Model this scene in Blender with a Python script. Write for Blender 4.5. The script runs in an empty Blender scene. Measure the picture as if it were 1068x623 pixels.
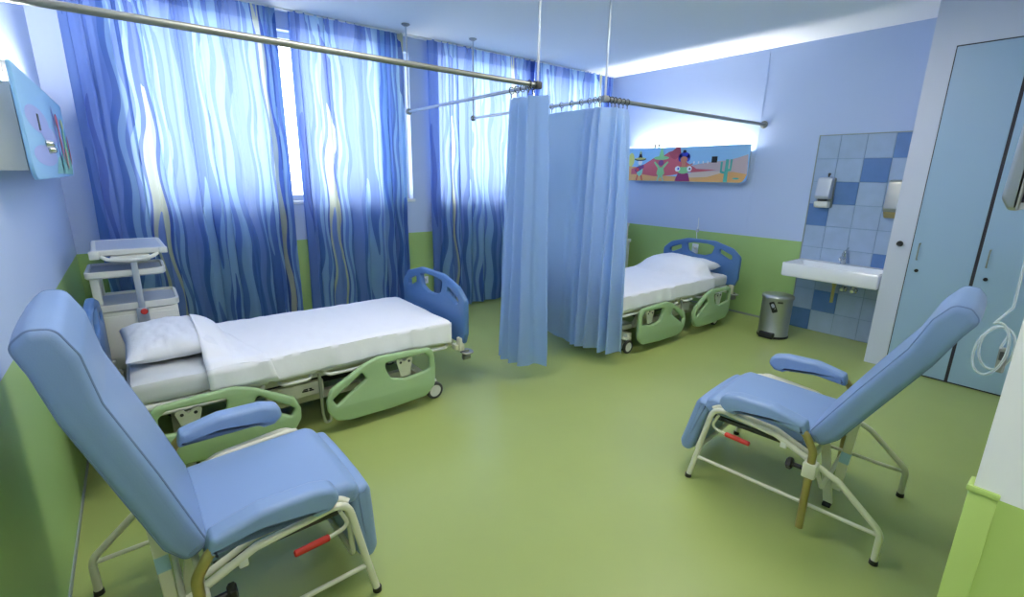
import bpy, bmesh, math, random
from mathutils import Vector, Matrix, noise
C = bpy.context.scene.collection
PI = math.pi
random.seed(7)

# ------------------------------------------------------------------ room measures (metres)
YW, XL, XR, H, DADO = 4.903, -0.401, 5.579, 2.916, 0.928
XC, YC = 4.967, 1.193            # wardrobe front, wardrobe edge
YF, XF = 0.084, 1.33             # front wall plane and its corner
ZR = 2.149                       # curtain rails

# ------------------------------------------------------------------ materials
def lin(c):
    c = c / 255.0
    return c / 12.92 if c <= 0.04045 else ((c + 0.055) / 1.055) ** 2.4
def rgb(r, g, b): return (lin(r), lin(g), lin(b), 1.0)
def mat(name, col, rough=0.5, metal=0.0, spec=0.5, bump=0.0, bscale=40.0, var=0.0, vscale=3.0, coat=0.0):
    m = bpy.data.materials.new(name); m.use_nodes = True
    nt = m.node_tree; b = nt.nodes['Principled BSDF']
    c = rgb(*col)
    b.inputs['Base Color'].default_value = c
    b.inputs['Roughness'].default_value = rough
    b.inputs['Metallic'].default_value = metal
    b.inputs['Specular IOR Level'].default_value = spec
    b.inputs['Coat Weight'].default_value = coat
    tc = nt.nodes.new('ShaderNodeTexCoord')
    if bump:
        n = nt.nodes.new('ShaderNodeTexNoise'); n.inputs['Scale'].default_value = bscale; n.inputs['Detail'].default_value = 4
        bp = nt.nodes.new('ShaderNodeBump'); bp.inputs['Strength'].default_value = bump; bp.inputs['Distance'].default_value = 0.01
        nt.links.new(tc.outputs['Object'], n.inputs['Vector'])
        nt.links.new(n.outputs['Fac'], bp.inputs['Height']); nt.links.new(bp.outputs['Normal'], b.inputs['Normal'])
    if var:
        n = nt.nodes.new('ShaderNodeTexNoise'); n.inputs['Scale'].default_value = vscale; n.inputs['Detail'].default_value = 5
        r = nt.nodes.new('ShaderNodeValToRGB')
        lo = tuple(x * (1 - var) for x in c[:3]) + (1,); hi = tuple(min(1, x * (1 + var)) for x in c[:3]) + (1,)
        r.color_ramp.elements[0].color = lo; r.color_ramp.elements[1].color = hi
        r.color_ramp.elements[0].position = .3; r.color_ramp.elements[1].position = .7
        nt.links.new(tc.outputs['Object'], n.inputs['Vector']); nt.links.new(n.outputs['Fac'], r.inputs['Fac'])
        nt.links.new(r.outputs['Color'], b.inputs['Base Color'])
    return m
def emit(name, col, s):
    m = bpy.data.materials.new(name); m.use_nodes = True; nt = m.node_tree
    for n in list(nt.nodes): nt.nodes.remove(n)
    o = nt.nodes.new('ShaderNodeOutputMaterial'); e = nt.nodes.new('ShaderNodeEmission')
    e.inputs['Color'].default_value = rgb(*col); e.inputs['Strength'].default_value = s
    nt.links.new(e.outputs[0], o.inputs[0]); return m
def glass(name):
    m = bpy.data.materials.new(name); m.use_nodes = True; nt = m.node_tree
    for n in list(nt.nodes): nt.nodes.remove(n)
    o = nt.nodes.new('ShaderNodeOutputMaterial'); t = nt.nodes.new('ShaderNodeBsdfTransparent'); g = nt.nodes.new('ShaderNodeBsdfGlossy')
    g.inputs['Roughness'].default_value = .02
    x = nt.nodes.new('ShaderNodeMixShader'); x.inputs[0].default_value = .07
    nt.links.new(t.outputs[0], x.inputs[1]); nt.links.new(g.outputs[0], x.inputs[2]); nt.links.new(x.outputs[0], o.inputs[0]); return m
def clearmat(name, col, see):
    m = mat(name, col, .25); nt = m.node_tree; b = nt.nodes['Principled BSDF']; o = nt.nodes['Material Output']
    t = nt.nodes.new('ShaderNodeBsdfTransparent'); x = nt.nodes.new('ShaderNodeMixShader'); x.inputs[0].default_value = see
    nt.links.new(b.outputs[0], x.inputs[1]); nt.links.new(t.outputs[0], x.inputs[2]); nt.links.new(x.outputs[0], o.inputs[0]); return m
def cloth(name, col, trans, stripes=False):
    m = bpy.data.materials.new(name); m.use_nodes = True; nt = m.node_tree; N = nt.nodes.new; Lk = nt.links.new
    for n in list(nt.nodes): nt.nodes.remove(n)
    o = N('ShaderNodeOutputMaterial'); d = N('ShaderNodeBsdfDiffuse'); t = N('ShaderNodeBsdfTranslucent'); x = N('ShaderNodeMixShader')
    x.inputs[0].default_value = trans
    Lk(d.outputs[0], x.inputs[1]); Lk(t.outputs[0], x.inputs[2]); Lk(x.outputs[0], o.inputs[0])
    d.inputs['Color'].default_value = rgb(*col); t.inputs['Color'].default_value = rgb(*col)
    if stripes:
        uv = N('ShaderNodeUVMap'); uv.uv_map = 'UVMap'
        sp = N('ShaderNodeSeparateXYZ'); Lk(uv.outputs[0], sp.inputs[0])
        def mth(op, a, b=None):
            n = N('ShaderNodeMath'); n.operation = op
            for i, v in enumerate((a, b)):
                if v is None: continue
                if isinstance(v, (int, float)): n.inputs[i].default_value = v
                else: Lk(v, n.inputs[i])
            return n.outputs[0]
        u, v = sp.outputs[0], sp.outputs[1]
        ph = mth('ADD', mth('MULTIPLY', v, 9.5), mth('MULTIPLY', u, 9.0))
        wob = mth('MULTIPLY', mth('SINE', ph), 0.018)
        wob2 = mth('MULTIPLY', mth('SINE', mth('ADD', mth('MULTIPLY', v, 3.7), mth('MULTIPLY', u, 5.0))), 0.018)
        uu = mth('ADD', mth('ADD', u, wob), wob2)
        cb = N('ShaderNodeCombineXYZ'); Lk(mth('MULTIPLY', uu, 2.7), cb.inputs[0]); Lk(mth('MULTIPLY', v, 0.12), cb.inputs[1])
        nz = N('ShaderNodeTexNoise'); nz.inputs['Scale'].default_value = 1.0; nz.inputs['Detail'].default_value = 0.6; nz.inputs['Roughness'].default_value = .4
        Lk(cb.outputs[0], nz.inputs['Vector'])
        rp = N('ShaderNodeValToRGB'); cr = rp.color_ramp; cr.interpolation = 'CONSTANT'
        stops = [(0, (66, 98, 186)), (.34, (116, 146, 212)), (.40, (70, 112, 190)), (.445, (146, 186, 228)), (.49, (92, 130, 206)),
                 (.54, (158, 196, 232)), (.59, (62, 98, 188)), (.625, (204, 208, 176)), (.655, (120, 150, 214)), (.74, (156, 194, 232))]
        while len(cr.elements) < len(stops): cr.elements.new(.5)
        for e, (p, c) in zip(cr.elements, stops): e.position = p; e.color = rgb(*c)
        Lk(nz.outputs['Fac'], rp.inputs['Fac'])
        mx = N('ShaderNodeMix'); mx.data_type = 'RGBA'; mx.inputs[0].default_value = .34; mx.inputs[7].default_value = rgb(214, 232, 252)
        Lk(rp.outputs[0], mx.inputs[6]); Lk(rp.outputs[0], d.inputs['Color']); Lk(mx.outputs[2], t.inputs['Color'])
        # doubled heading band along the top edge lets less light through
        Lk(mth('SUBTRACT', trans, mth('MULTIPLY', mth('GREATER_THAN', v, H - .13), .22)), x.inputs[0])
    return m

M = dict(
    wall=mat('lilac_wall_paint', (190, 208, 241), .55, spec=.3),
    ceil=mat('ceiling_paint', (234, 239, 245), .8, spec=.2),
    dado=mat('green_dado_paint', (166, 200, 126), .4, spec=.4),
    floor=mat('lime_vinyl_floor', (160, 175, 102), .33, spec=.45, var=.05, vscale=1.2),
    white_wall=mat('white_wall_paint', (242, 243, 240), .6, spec=.3),
    guard=mat('lime_corner_guard', (186, 212, 118), .4),
    grey_trim=mat('grey_trim', (150, 160, 158), .5),
    pvc=mat('white_window_plastic', (236, 240, 244), .35),
    glass=glass('window_glass'),
    curtain=cloth('striped_blue_curtain', (110, 150, 220), .5, True),
    privacy=cloth('plain_blue_curtain', (184, 211, 243), .58),
    alu=mat('grey_aluminium', (150, 153, 148), .42, 0.75),
    rail_white=mat('pale_metal', (190, 198, 208), .4, 0.5),
    vinyl=mat('blue_vinyl', (132, 160, 202), .42, spec=.45, bump=.04, bscale=260),
    seam=mat('blue_vinyl_seam', (118, 141, 180), .5),
    cream=mat('cream_painted_steel', (222, 222, 200), .35, spec=.5),
    tan=mat('champagne_metal', (176, 160, 104), .32, .6),
    red=mat('red_plastic_grip', (206, 48, 34), .35),
    black=mat('black_plastic', (24, 25, 26), .45),
    dark=mat('dark_grey_plastic', (62, 64, 62), .55),
    steel=mat('brushed_steel', (176, 178, 172), .34, 0.85, bump=.02, bscale=90),
    chrome=mat('chrome', (215, 218, 220), .12, 1.0),
    sheet=mat('white_cotton', (236, 238, 244), .8, spec=.2, bump=.35, bscale=9),
    sheet2=mat('white_pillow_cotton', (230, 233, 240), .8, spec=.2, bump=.4, bscale=11),
    matt=mat('pale_mattress_cover', (206, 210, 214), .7, spec=.25, bump=.3, bscale=7),
    railgreen=mat('sage_green_plastic', (156, 186, 140), .42, spec=.45),
    board=mat('blue_bed_plastic', (80, 120, 174), .38, spec=.5),
    cabwhite=mat('offwhite_cabinet_plastic', (226, 228, 222), .4),
    tray=mat('grey_white_tray', (186, 194, 206), .4),
    basin=mat('white_ceramic', (238, 242, 246), .12, spec=.6),
    tile_l=mat('pale_blue_tile', (166, 188, 216), .18, spec=.5, var=.05, vscale=9),
    tile_d=mat('mid_blue_tile', (98, 134, 188), .18, spec=.5, var=.06, vscale=9),
    grout=mat('grey_grout', (138, 164, 190), .8),
    cab_door=mat('aqua_laminate_door', (158, 188, 220), .35, spec=.45),
    cab_body=mat('lilac_white_laminate', (206, 214, 236), .45),
    gap=mat('dark_gap', (56, 54, 66), .8),
    clearcord=clearmat('translucent_white_cord', (222, 234, 238), .45),
    lampbox=mat('grey_lamp_housing', (196, 202, 200), .5),
    lampglow=emit('lamp_tube', (255, 250, 244), 300.0),
    ceilglow=emit('ceiling_lamp_diffuser', (255, 250, 242), 14.5),
    label=mat('pale_blue_label', (160, 196, 220), .5),
)
def pm(name, c): return mat('print_' + name, c, .45, spec=.4)
P = dict(sky=pm('sky', (150, 200, 238)), haze=pm('haze', (176, 182, 232)), sand=pm('sand', (222, 172, 108)), hill=pm('hill', (196, 176, 176)), pale=pm('pale', (214, 196, 180)),
         mesa=pm('mesa', (200, 92, 104)), mesa2=pm('mesa_dark', (176, 74, 92)), lime=pm('lime', (140, 206, 140)), mint=pm('mint', (136, 200, 180)),
         yellow=pm('yellow', (214, 214, 120)), purple=pm('purple', (110, 52, 120)), plum=pm('plum', (140, 40, 100)), blue=pm('blue', (56, 72, 200)),
         skin=pm('skin', (200, 130, 104)), white=pm('white', (238, 240, 240)), black=pm('black', (36, 34, 48)), teal=pm('teal', (84, 176, 160)),
         blush=pm('red', (206, 60, 70)), violet=pm('violet', (124, 116, 206)))

# ------------------------------------------------------------------ mesh helpers
def fillet2(pts, r, n=5):
    """round the corners of a closed 2D polygon; r is one radius or a list"""
    out = []; k = len(pts)
    for i, p in enumerate(pts):
        p = Vector(p); a = Vector(pts[i - 1]); b = Vector(pts[(i + 1) % k]); ri = r[i] if isinstance(r, (list, tuple)) else r
        u = a - p; v = b - p; lu, lv = u.length, v.length
        if ri <= 0 or lu < 1e-6 or lv < 1e-6: out.append(tuple(p)); continue
        u /= lu; v /= lv; ang = math.acos(max(-1, min(1, u.dot(v))))
        if ang > PI - .02: out.append(tuple(p)); continue
        d = min(ri / math.tan(ang / 2), lu * .48, lv * .48)
        s, e = p + u * d, p + v * d
        for j in range(n + 1):
            t = j / n; q = s * (1 - t) ** 2 + p * 2 * t * (1 - t) + e * t * t
            out.append(tuple(q))
    return out
def fillet3(pts, r, n=6):
    pts = [Vector(p) for p in pts]; out = [pts[0]]
    for i in range(1, len(pts) - 1):
        p = pts[i]; u = pts[i - 1] - p; v = pts[i + 1] - p; lu, lv = u.length, v.length
        u /= lu; v /= lv; ang = math.acos(max(-1, min(1, u.dot(v))))
        if ang > PI - .03 or r <= 0: out.append(p); continue
        d = min(r / math.tan(ang / 2), lu * .48, lv * .48); s, e = p + u * d, p + v * d
        for j in range(n + 1):
            t = j / n; out.append(s * (1 - t) ** 2 + p * 2 * t * (1 - t) + e * t * t)
    out.append(pts[-1]); return out
def offset_poly(pts, d):
    """inset a closed 2D polygon by d"""
    k = len(pts); area = sum(pts[i - 1][0] * pts[i][1] - pts[i][0] * pts[i - 1][1] for i in range(k)); s = 1 if area > 0 else -1
    out = []
    for i in range(k):
        a, p, b = Vector(pts[i - 1]), Vector(pts[i]), Vector(pts[(i + 1) % k])
        e1 = (p - a); e2 = (b - p)
        if e1.length < 1e-9: e1 = e2
        if e2.length < 1e-9: e2 = e1
        n = Vector((-e1.y, e1.x)).normalized() + Vector((-e2.y, e2.x)).normalized()
        if n.length < 1e-6: n = Vector((-e1.y, e1.x))
        out.append(tuple(p + n.normalized() * d * s))
    return out

class MB:
    def __init__(self): self.bm = bmesh.new(); self.mi = 0
    def _new(self, before):
        for f in self.bm.faces:
            if f not in before: f.material_index = self.mi
    def box(self, lo, hi, bev=0.0, seg=2, M4=None):
        lo, hi = Vector(lo), Vector(hi); b = bmesh.new()
        r = bmesh.ops.create_cube(b, size=1.0); c = (lo + hi) / 2; s = hi - lo
        for v in b.verts: v.co = Vector((v.co.x * s.x, v.co.y * s.y, v.co.z * s.z)) + c
        if bev: bmesh.ops.bevel(b, geom=list(b.edges), offset=min(bev, min(s) * .49), segments=seg, profile=.5, affect='EDGES')
        return self.add(b, M4)
    def add(self, b, M4=None):
        vm = {}
        for v in b.verts:
            vm[v] = self.bm.verts.new(M4 @ v.co if M4 else v.co)
        for f in b.faces:
            try:
                nf = self.bm.faces.new([vm[v] for v in f.verts]); nf.material_index = self.mi; nf.smooth = True
            except ValueError: pass
        b.free(); return self
    def rings(self, rings, closed=False, cap=True):
        R = [[self.bm.verts.new(p) for p in r] for r in rings]; n = len(R[0])
        rng = range(len(R)) if closed else range(len(R) - 1)
        for i in rng:
            a, b = R[i], R[(i + 1) % len(R)]
            for j in range(n):
                f = self.bm.faces.new((a[j], a[(j + 1) % n], b[(j + 1) % n], b[j])); f.material_index = self.mi; f.smooth = True
        if cap and not closed:
            for r, rev in ((R[0], True), (R[-1], False)):
                f = self.bm.faces.new(list(reversed(r)) if rev else r); f.material_index = self.mi
        return self
    def tube(self, pts, r, fil=0.0, seg=10, closed=False):
        P = fillet3(pts, fil) if fil else [Vector(p) for p in pts]
        k = len(P); T = []
        for i in range(k):
            a = P[i - 1] if (i > 0 or closed) else P[i]; b = P[(i + 1) % k] if (i < k - 1 or closed) else P[i]
            T.append((b - a).normalized())
        up = Vector((0, 0, 1)) if abs(T[0].z) < .9 else Vector((1, 0, 0))
        x = T[0].cross(up).normalized(); rings = []
        for i in range(k):
            x = (x - T[i] * x.dot(T[i])).normalized(); y = T[i].cross(x)
            rings.append([P[i] + (x * math.cos(2 * PI * j / seg) + y * math.sin(2 * PI * j / seg)) * r for j in range(seg)])
        return self.rings(rings, closed)
    def cyl(self, a, b, r, r2=None, seg=20, bev=0.0):
        a, b = Vector(a), Vector(b); r2 = r if r2 is None else r2; d = (b - a); L = d.length; d /= L
        up = Vector((0, 0, 1)) if abs(d.z) < .9 else Vector((1, 0, 0)); x = d.cross(up).normalized(); y = d.cross(x)
        st = [(0, r), (L, r2)] if not bev else [(0, r - bev), (bev, r), (L - bev, r2), (L, r2 - bev)]
        return self.rings([[a + d * t + (x * math.cos(2 * PI * j / seg) + y * math.sin(2 * PI * j / seg)) * q for j in range(seg)] for t, q in st])
    def lathe(self, prof, o=(0, 0, 0), seg=32, sx=1, sy=1):
        o = Vector(o)
        return self.rings([[o + Vector((q * math.cos(2 * PI * j / seg) * sx, q * math.sin(2 * PI * j / seg) * sy, z)) for j in range(seg)] for q, z in prof])
    def pad(self, outline, w, edge=0.02, to3=None, n=4, crown=0.0):
        """cushion: closed 2D outline extruded over +-w with rounded side edges"""
        to3 = to3 or (lambda a, l, b: (a, l, b)); st = []
        for i in range(n + 1):
            t = PI / 2 * i / n; st.append((-w + edge * (1 - math.sin(t)), edge * (1 - math.cos(PI / 2 - t)) if False else edge * (1 - math.sin(t))))
        st = []
        for i in range(n + 1):
            t = PI / 2 * i / n; st.append((-w + edge * (1 - math.sin(t)), edge * (1 - math.cos(t))))
        st = [(-w + edge * (1 - math.cos(PI / 2 * i / n)), edge * (1 - math.sin(PI / 2 * i / n))) for i in range(n + 1)]
        full = st + [(-w * .5, -crown), (0, -crown * 1.25), (w * .5, -crown)] + [(-l, q) for l, q in reversed(st)]
        return self.rings([[Vector(to3(p[0], l, p[1])) for p in offset_poly(outline, q)] for l, q in full])
    def build(self, name, m, parent=None, smooth=True, origin=None, ang=40):
        bm = self.bm; bmesh.ops.recalc_face_normals(bm, faces=bm.faces)
        if origin is not None:
            for v in bm.verts: v.co -= Vector(origin)
        for f in bm.faces: f.smooth = smooth
        for e in bm.edges:
            if len(e.link_faces) == 2 and e.calc_face_angle(0) > math.radians(ang): e.smooth = False
        me = bpy.data.meshes.new(name); bm.to_mesh(me); bm.free()
        for x in (m if isinstance(m, (list, tuple)) else [m]): me.materials.append(x)
        o = bpy.data.objects.new(name, me); C.objects.link(o)
        if parent: o.parent = parent
        if origin is not None: o.location = origin
        return o
def plate_mesh(outer, holes, depth, bev):
    """flat outline with holes, rounded edges, thickness 'depth' along local z"""
    cu = bpy.data.curves.new('plate', 'CURVE'); cu.dimensions = '2D'; cu.fill_mode = 'BOTH'
    cu.extrude = max(depth / 2 - bev, 1e-4); cu.bevel_depth = bev; cu.bevel_resolution = 2; cu.offset = -bev
    for loop in [outer] + holes:
        s = cu.splines.new('POLY'); s.points.add(len(loop) - 1); s.use_cyclic_u = True
        for p, q in zip(s.points, loop): p.co = (q[0], q[1], 0, 1)
    o = bpy.data.objects.new('plate', cu); C.objects.link(o)
    dg = bpy.context.evaluated_depsgraph_get(); dg.update()
    me = bpy.data.meshes.new_from_object(o.evaluated_get(dg))
    b = bmesh.new(); b.from_mesh(me); bmesh.ops.remove_doubles(b, verts=b.verts, dist=1e-5)
    bpy.data.objects.remove(o); bpy.data.curves.remove(cu); bpy.data.meshes.remove(me)
    return b

def tag(o, label=None, cat=None, group=None, kind=None):
    if label: o['label'] = label
    if cat: o['category'] = cat
    if group: o['group'] = group
    if kind: o['kind'] = kind
    return o
def thing(name, label, cat, loc=(0, 0, 0), rz=0.0, group=None):
    o = bpy.data.objects.new(name, None); C.objects.link(o); o.empty_display_size = .1
    o.location = loc; o.rotation_euler = (0, 0, rz); return tag(o, label, cat, group)
def dup(o, parent=None):
    c = o.copy(); C.objects.link(c)
    if parent: c.parent = parent
    for ch in list(o.children): dup(ch, c)
    return c
def struct(o): o['kind'] = 'structure'; return o

# ------------------------------------------------------------------ room shell
YB, XB = -2.6, 6.2        # behind the camera the room opens to a corridor
b = MB(); b.box((XL - .2, YB - .2, -.12), (XB, YW + .3, 0)); struct(b.build('floor', M['floor']))
b = MB(); b.box((XL - .2, YB - .2, H), (XB, YW + .3, H + .12)); struct(b.build('ceiling', M['ceil']))
def wall(name, boxes, ms=('dado', 'wall')):
    b = MB()
    for lo, hi in boxes:
        if lo[2] < DADO < hi[2]:
            b.mi = 0; b.box(lo, (hi[0], hi[1], DADO)); b.mi = 1; b.box((lo[0], lo[1], DADO), hi)
        else: b.mi = 0 if hi[2] <= DADO else 1; b.box(lo, hi)
    return struct(b.build(name, [M[x] for x in ms]))
wall('wall_left', [((XL - .2, YB - .2, 0), (XL, YW + .3, H))])
wall('wall_right', [((XR, YF - .3, 0), (XR + .2, YW + .3, H))])
W1 = (0.10, 2.444, 1.30, 2.775); W2 = (2.69, 5.30, 1.30, 2.80)
wall('wall_back', [((XL, YW, 0), (XR, YW + .25, W1[2])), ((XL, YW, W1[2]), (W1[0], YW + .25, H)), ((W1[1], YW, W1[2]), (W2[0], YW + .25, H)),
                   ((W2[1], YW, W1[2]), (XR, YW + .25, H)), ((W1[0], YW, W1[3]), (W1[1], YW + .25, H)), ((W2[0], YW, W2[3]), (W2[1], YW + .25, H))])
wall('wall_front', [((XF, YF - .30, 0), (XR, YF, H))], ('guard', 'white_wall'))
wall('wall_corridor', [((XL, YB - .2, 0), (XB, YB, H))], ('dado', 'white_wall'))
wall('wall_corridor_end', [((XB - .1, YB, 0), (XB, YF - .3, H))], ('dado', 'white_wall'))
def window(name, w, n):
    x0, x1, z0, z1 = w
    b = MB(); y0, y1 = YW + .10, YW + .17
    b.box((x0, y0, z0), (x1, y1, z0 + .05)); b.box((x0, y0, z1 - .05), (x1, y1, z1))
    for i in range(n + 1):
        xc = x0 + (x1 - x0) * i / n; b.box((max(x0, xc - .028), y0, z0 + .05), (min(x1, xc + .028), y1, z1 - .05))
    o = struct(b.build(name, M['pvc'], ang=20))
    for i in range(n):
        a = x0 + (x1 - x0) * i / n + .028; c = x0 + (x1 - x0) * (i + 1) / n - .028
        b = MB(); b.box((a, y0 + .03, z0 + .05), (c, y0 + .036, z1 - .05)); b.build('window_pane', M['glass'], o)
    b = MB(); b.box((x0 - .02, YW - .02, z0 - .03), (x1 + .02, YW + .10, z0), .006); b.build('window_sill', M['pvc'], o)
    return o
window('window_1', W1, 3); window('window_2', W2, 3)
def strip(name, lo, hi, m='grey_trim', bev=0): b = MB(); b.box(lo, hi, bev); return struct(b.build(name, M[m], ang=20))
strip('baseboard_left', (XL, YB, 0), (XL + .006, YW, .022)); strip('baseboard_right', (XR - .006, 2.085, 0), (XR, YW, .022)); strip('baseboard_back', (XL + .006, YW - .006, 0), (XR - .006, YW, .022))
strip('trim_1', (XR - .003, 2.705, DADO), (XR, 2.713, H), 'wall')
b = MB(); b.box((XL + .1, YW - .108, H - .012), (XR - .03, YW - .092, H)); struct(b.build('trim_2', M['pvc']))

# tiled splashback behind the basin
cols = [2.0795, 1.89, 1.668, 1.446, 1.224, YC - .13]; rows = [2.0 - i * .2222 for i in range(10)]
pat = ['LLLBL', 'LLBLL', 'LBLLL', 'BLLLL', 'LLLLL', 'LLLBL', 'LLLLL', 'LBLLL', 'BLLLL']
b = MB(); b.mi = 2; b.box((XR - .006, cols[-1], 0), (XR, cols[0], 2.0))
for r in range(9):
    for c in range(5):
        b.mi = 1 if pat[r][c] == 'B' else 0
        b.box((XR - .011, cols[c + 1] + .002, max(0.001, rows[r + 1] + .002)), (XR - .004, cols[c] - .002, rows[r] - .002), .0015, 1)
b.mi = 3; b.box((XR - .013, cols[0], 0), (XR, cols[0] + .008, 2.008)); b.box((XR - .013, cols[-1], 2.0), (XR, cols[0], 2.008))
struct(b.build('trim_3', [M['tile_l'], M['tile_d'], M['grout'], M['grey_trim']], ang=20))

# ------------------------------------------------------------------ built-in wardrobe
w = thing('built_in_wardrobe', 'tall built-in wardrobe with pale aqua doors and lilac white surround, right of the washbasin', 'wardrobe', (XC, .64, 0))
ZT = 2.548; YS = [(.635 + .006, 1.041), (.229, .635 - .006)]
b = MB(); y0, y1 = YF - .64, YC - .64
b.box((.022, y0, 0), (XR - XC, y1, H))
b.box((0, 1.041 - .64, 0), (.022, y1, H)); b.box((0, y0, 0), (.022, .219 - .64, H)); b.box((0, .219 - .64, ZT), (.022, 1.041 - .64, H))
b.build('surround', M['cab_body'], w, ang=20)
b = MB(); b.box((.004, .219 - .64, .002), (.0225, 1.041 - .64, ZT)); b.build('shadow_gap', M['gap'], w)
for (a, c) in YS:
    b = MB(); b.box((-.001, a - .64 + .003, .012), (.02, c - .64 - .006, ZT - .008), .002, 1); d = b.build('door', M['cab_door'], w, ang=20)
    yh = c - .64 - .055; h = MB(); h.tube([(0, yh, 1.085), (-.03, yh, 1.085), (-.03, yh, .955), (0, yh, .955)], .005, .008, 8); h.build('handle', M['alu'], d)
    h = MB(); h.cyl((0, yh - .012, .865), (-.012, yh - .012, .865), .013); h.cyl((-.012, yh - .012, .865), (-.026, yh - .012, .865), .006); h.build('lock', M['black'], d)
h = MB(); h.cyl((0, 1.112 - .64, 1.072), (-.03, 1.112 - .64, 1.072), .012); h.cyl((-.03, 1.112 - .64, 1.072), (-.055, 1.112 - .64, 1.072), .023, .02, bev=.004); h.build('door_stop', M['black'], w)

# ------------------------------------------------------------------ front wall: corner guard, dispenser, call handset
b = MB(); b.box((XF - .006, YF - .040, 0), (XF - .0005, YF + .006, DADO + .004), .002); b.box((XF - .0005, YF + .0005, 0), (XF + .04, YF + .006, DADO + .004), .002)
b.box((XF - .010, YF - .042, DADO), (XF - .0005, YF + .010, DADO + .014), .003); b.box((XF - .0005, YF + .0005, DADO), (XF + .042, YF + .010, DADO + .014), .003)
tag(b.build('corner_guard', M['guard'], origin=(XF, YF, 0)), 'lime green corner guard on the lower white wall corner at right front', 'corner guard')
t = thing('wall_dispenser', 'steel-fronted wall dispenser on the near right wall, cut by the picture edge', 'dispenser', (1.86, YF, 1.5))
b = MB(); b.pad(fillet2([(0, .012), (.075, .012), (.085, .04), (.085, .30), (0, .30)], [.004, .02, .02, .02, .004]), .115, .006, lambda a, l, c: (l, a, c)); b.build('back_shell', M['lampbox'], t)
b = MB(); b.pad(fillet2([(.088, .0), (.108, .0), (.125, .03), (.118, .31), (.088, .31)], [.006, .012, .03, .02, .004]), .122, .01, lambda a, l, c: (l, a, c)); b.build('front_cover', M['steel'], t)
b = MB(); b.pad([(.0845, .02), (.0885, .02), (.0885, .3), (.0845, .3)], .112, .001, lambda a, l, c: (l, a, c)); b.build('seam', M['gap'], t)
t = thing('call_handset', 'pale call handset hanging on a loosely coiled clear cord at the right wall edge', 'handset', (1.72, YF, 1.0))
b = MB(); pts = []
for i in range(80):
    q = i / 79; a = 1.2 + q * 4.4 * PI; r = 1 + .12 * math.sin(q * 9)
    pts.append(Vector((.03 * q - .02, .060 + .010 * math.sin(q * 7) + .030 * r * math.cos(a), .150 + .012 * math.cos(q * 11) + .058 * r * math.sin(a))))
pts = [Vector((.03, .055, .50)), Vector((.02, .052, .38)), Vector((.01, .048, .26))] + pts + [Vector((.0, .05, .15))]
P2 = []
for i in range(len(pts) - 1):
    for k in range(3): P2.append(pts[i].lerp(pts[i + 1], k / 3))
b.tube(P2 + [pts[-1]], .0032, 0, 7); b.build('cord', M['clearcord'], t)
b = MB(); b.box((-.011, -.012, -.09), (.011, .012, .0), .006, 3, Matrix.Translation((.0, .042, .155)) @ Matrix.Rotation(-.02, 4, 'X') @ Matrix.Scale(.75, 4)); h = b.build('handset', M['alu'], t)
b = MB(); b.box((-.0122, -.008, -.045), (.0122, .008, -.012), .002, 1, Matrix.Translation((.0, .042, .155)) @ Matrix.Rotation(-.02, 4, 'X') @ Matrix.Scale(.75, 4)); b.build('button', M['dark'], h)
b = MB(); b.box((.01, .0, .49), (.05, .07, .53), .006); b.build('wall_clip', M['cabwhite'], t)

# ------------------------------------------------------------------ washbasin group
t = thing('washbasin', 'white rectangular ceramic washbasin with chrome tap on blue tiles', 'washbasin', (XR - .011, 1.655, 0))
bx0, bw, zt, zb = -.455, .413, .758, .622
b = MB(); o = bmesh.new()
outer = [(bx0, -bw), (0, -bw), (0, bw), (bx0, bw)]
rim = [(bx0 + .018, -bw + .02), (-.11, -bw + .02), (-.11, bw - .02), (bx0 + .018, bw - .02)]
inn = [(bx0 + .075, -bw + .10), (-.13, -bw + .10), (-.13, bw - .10), (bx0 + .075, bw - .10)]
def rr(poly, r): return fillet2(poly, r, 4)
rg = [[Vector((p[0], p[1], z)) for p in rr(pl, r)] for pl, r, z in ((offset_poly(outer, .012), .02, zb), (offset_poly(outer, .002), .02, zb + .008), (outer, .02, zb + .02), (outer, .02, zt - .006), (offset_poly(outer, .006), .02, zt),
      (rim, .03, zt), (offset_poly(rim, .006), .03, zt - .006), (inn, .04, zt - .075), (offset_poly(inn, .03), .04, zt - .085))]
b.rings(rg); b.build('basin', M['basin'], t)
tp = MB(); tp.cyl((-.065, .0, zt), (-.065, .0, zt + .012), .028, bev=.003); tp.cyl((-.065, 0, zt + .01), (-.065, 0, zt + .115), .025, bev=.004)
tp.tube([(-.065, 0, zt + .06), (-.13, 0, zt + .075), (-.175, 0, zt + .06)], .016, .03); tp.cyl((-.172, 0, zt + .064), (-.178, 0, zt + .045), .012)
tap = tp.build('tap', M['chrome'], t)
l = MB(); l.box((-.09, -.012, zt + .118), (-.03, .012, zt + .13), .004, 2, None); l.cyl((-.065, 0, zt + .112), (-.065, 0, zt + .135), .018, bev=.004); l.tube([(-.06, 0, zt + .13), (-.01, -.005, zt + .16)], .007); l.build('tap_lever', M['chrome'], tap)
b = MB(); b.cyl((-.10, .03, zb + .004), (-.10, .03, zb - .08), .02); b.cyl((-.10, .03, zb - .07), (-.10, .03, zb - .26), .015); b.build('drain_pipe', mat('brass_yellow_pipe', (196, 186, 110), .35, .4), t)
for yy in (-.035, -.125):
    b = MB(); b.cyl((.0, yy, .505), (-.01, yy, .505), .03, bev=.003); b.cyl((-.01, yy, .505), (-.07, yy, .505), .013); b.cyl((-.06, yy, .485), (-.06, yy, .54), .012); b.cyl((-.07, yy, .505), (-.09, yy, .505), .024, .02, bev=.004); v = b.build('valve', M['chrome'], t)
    b = MB(); b.tube([(-.06, yy, .53), (-.06, yy, .60), (-.065, yy * .5, zb + .01)], .006, .02); b.build('water_hose', M['steel'], v)
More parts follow.
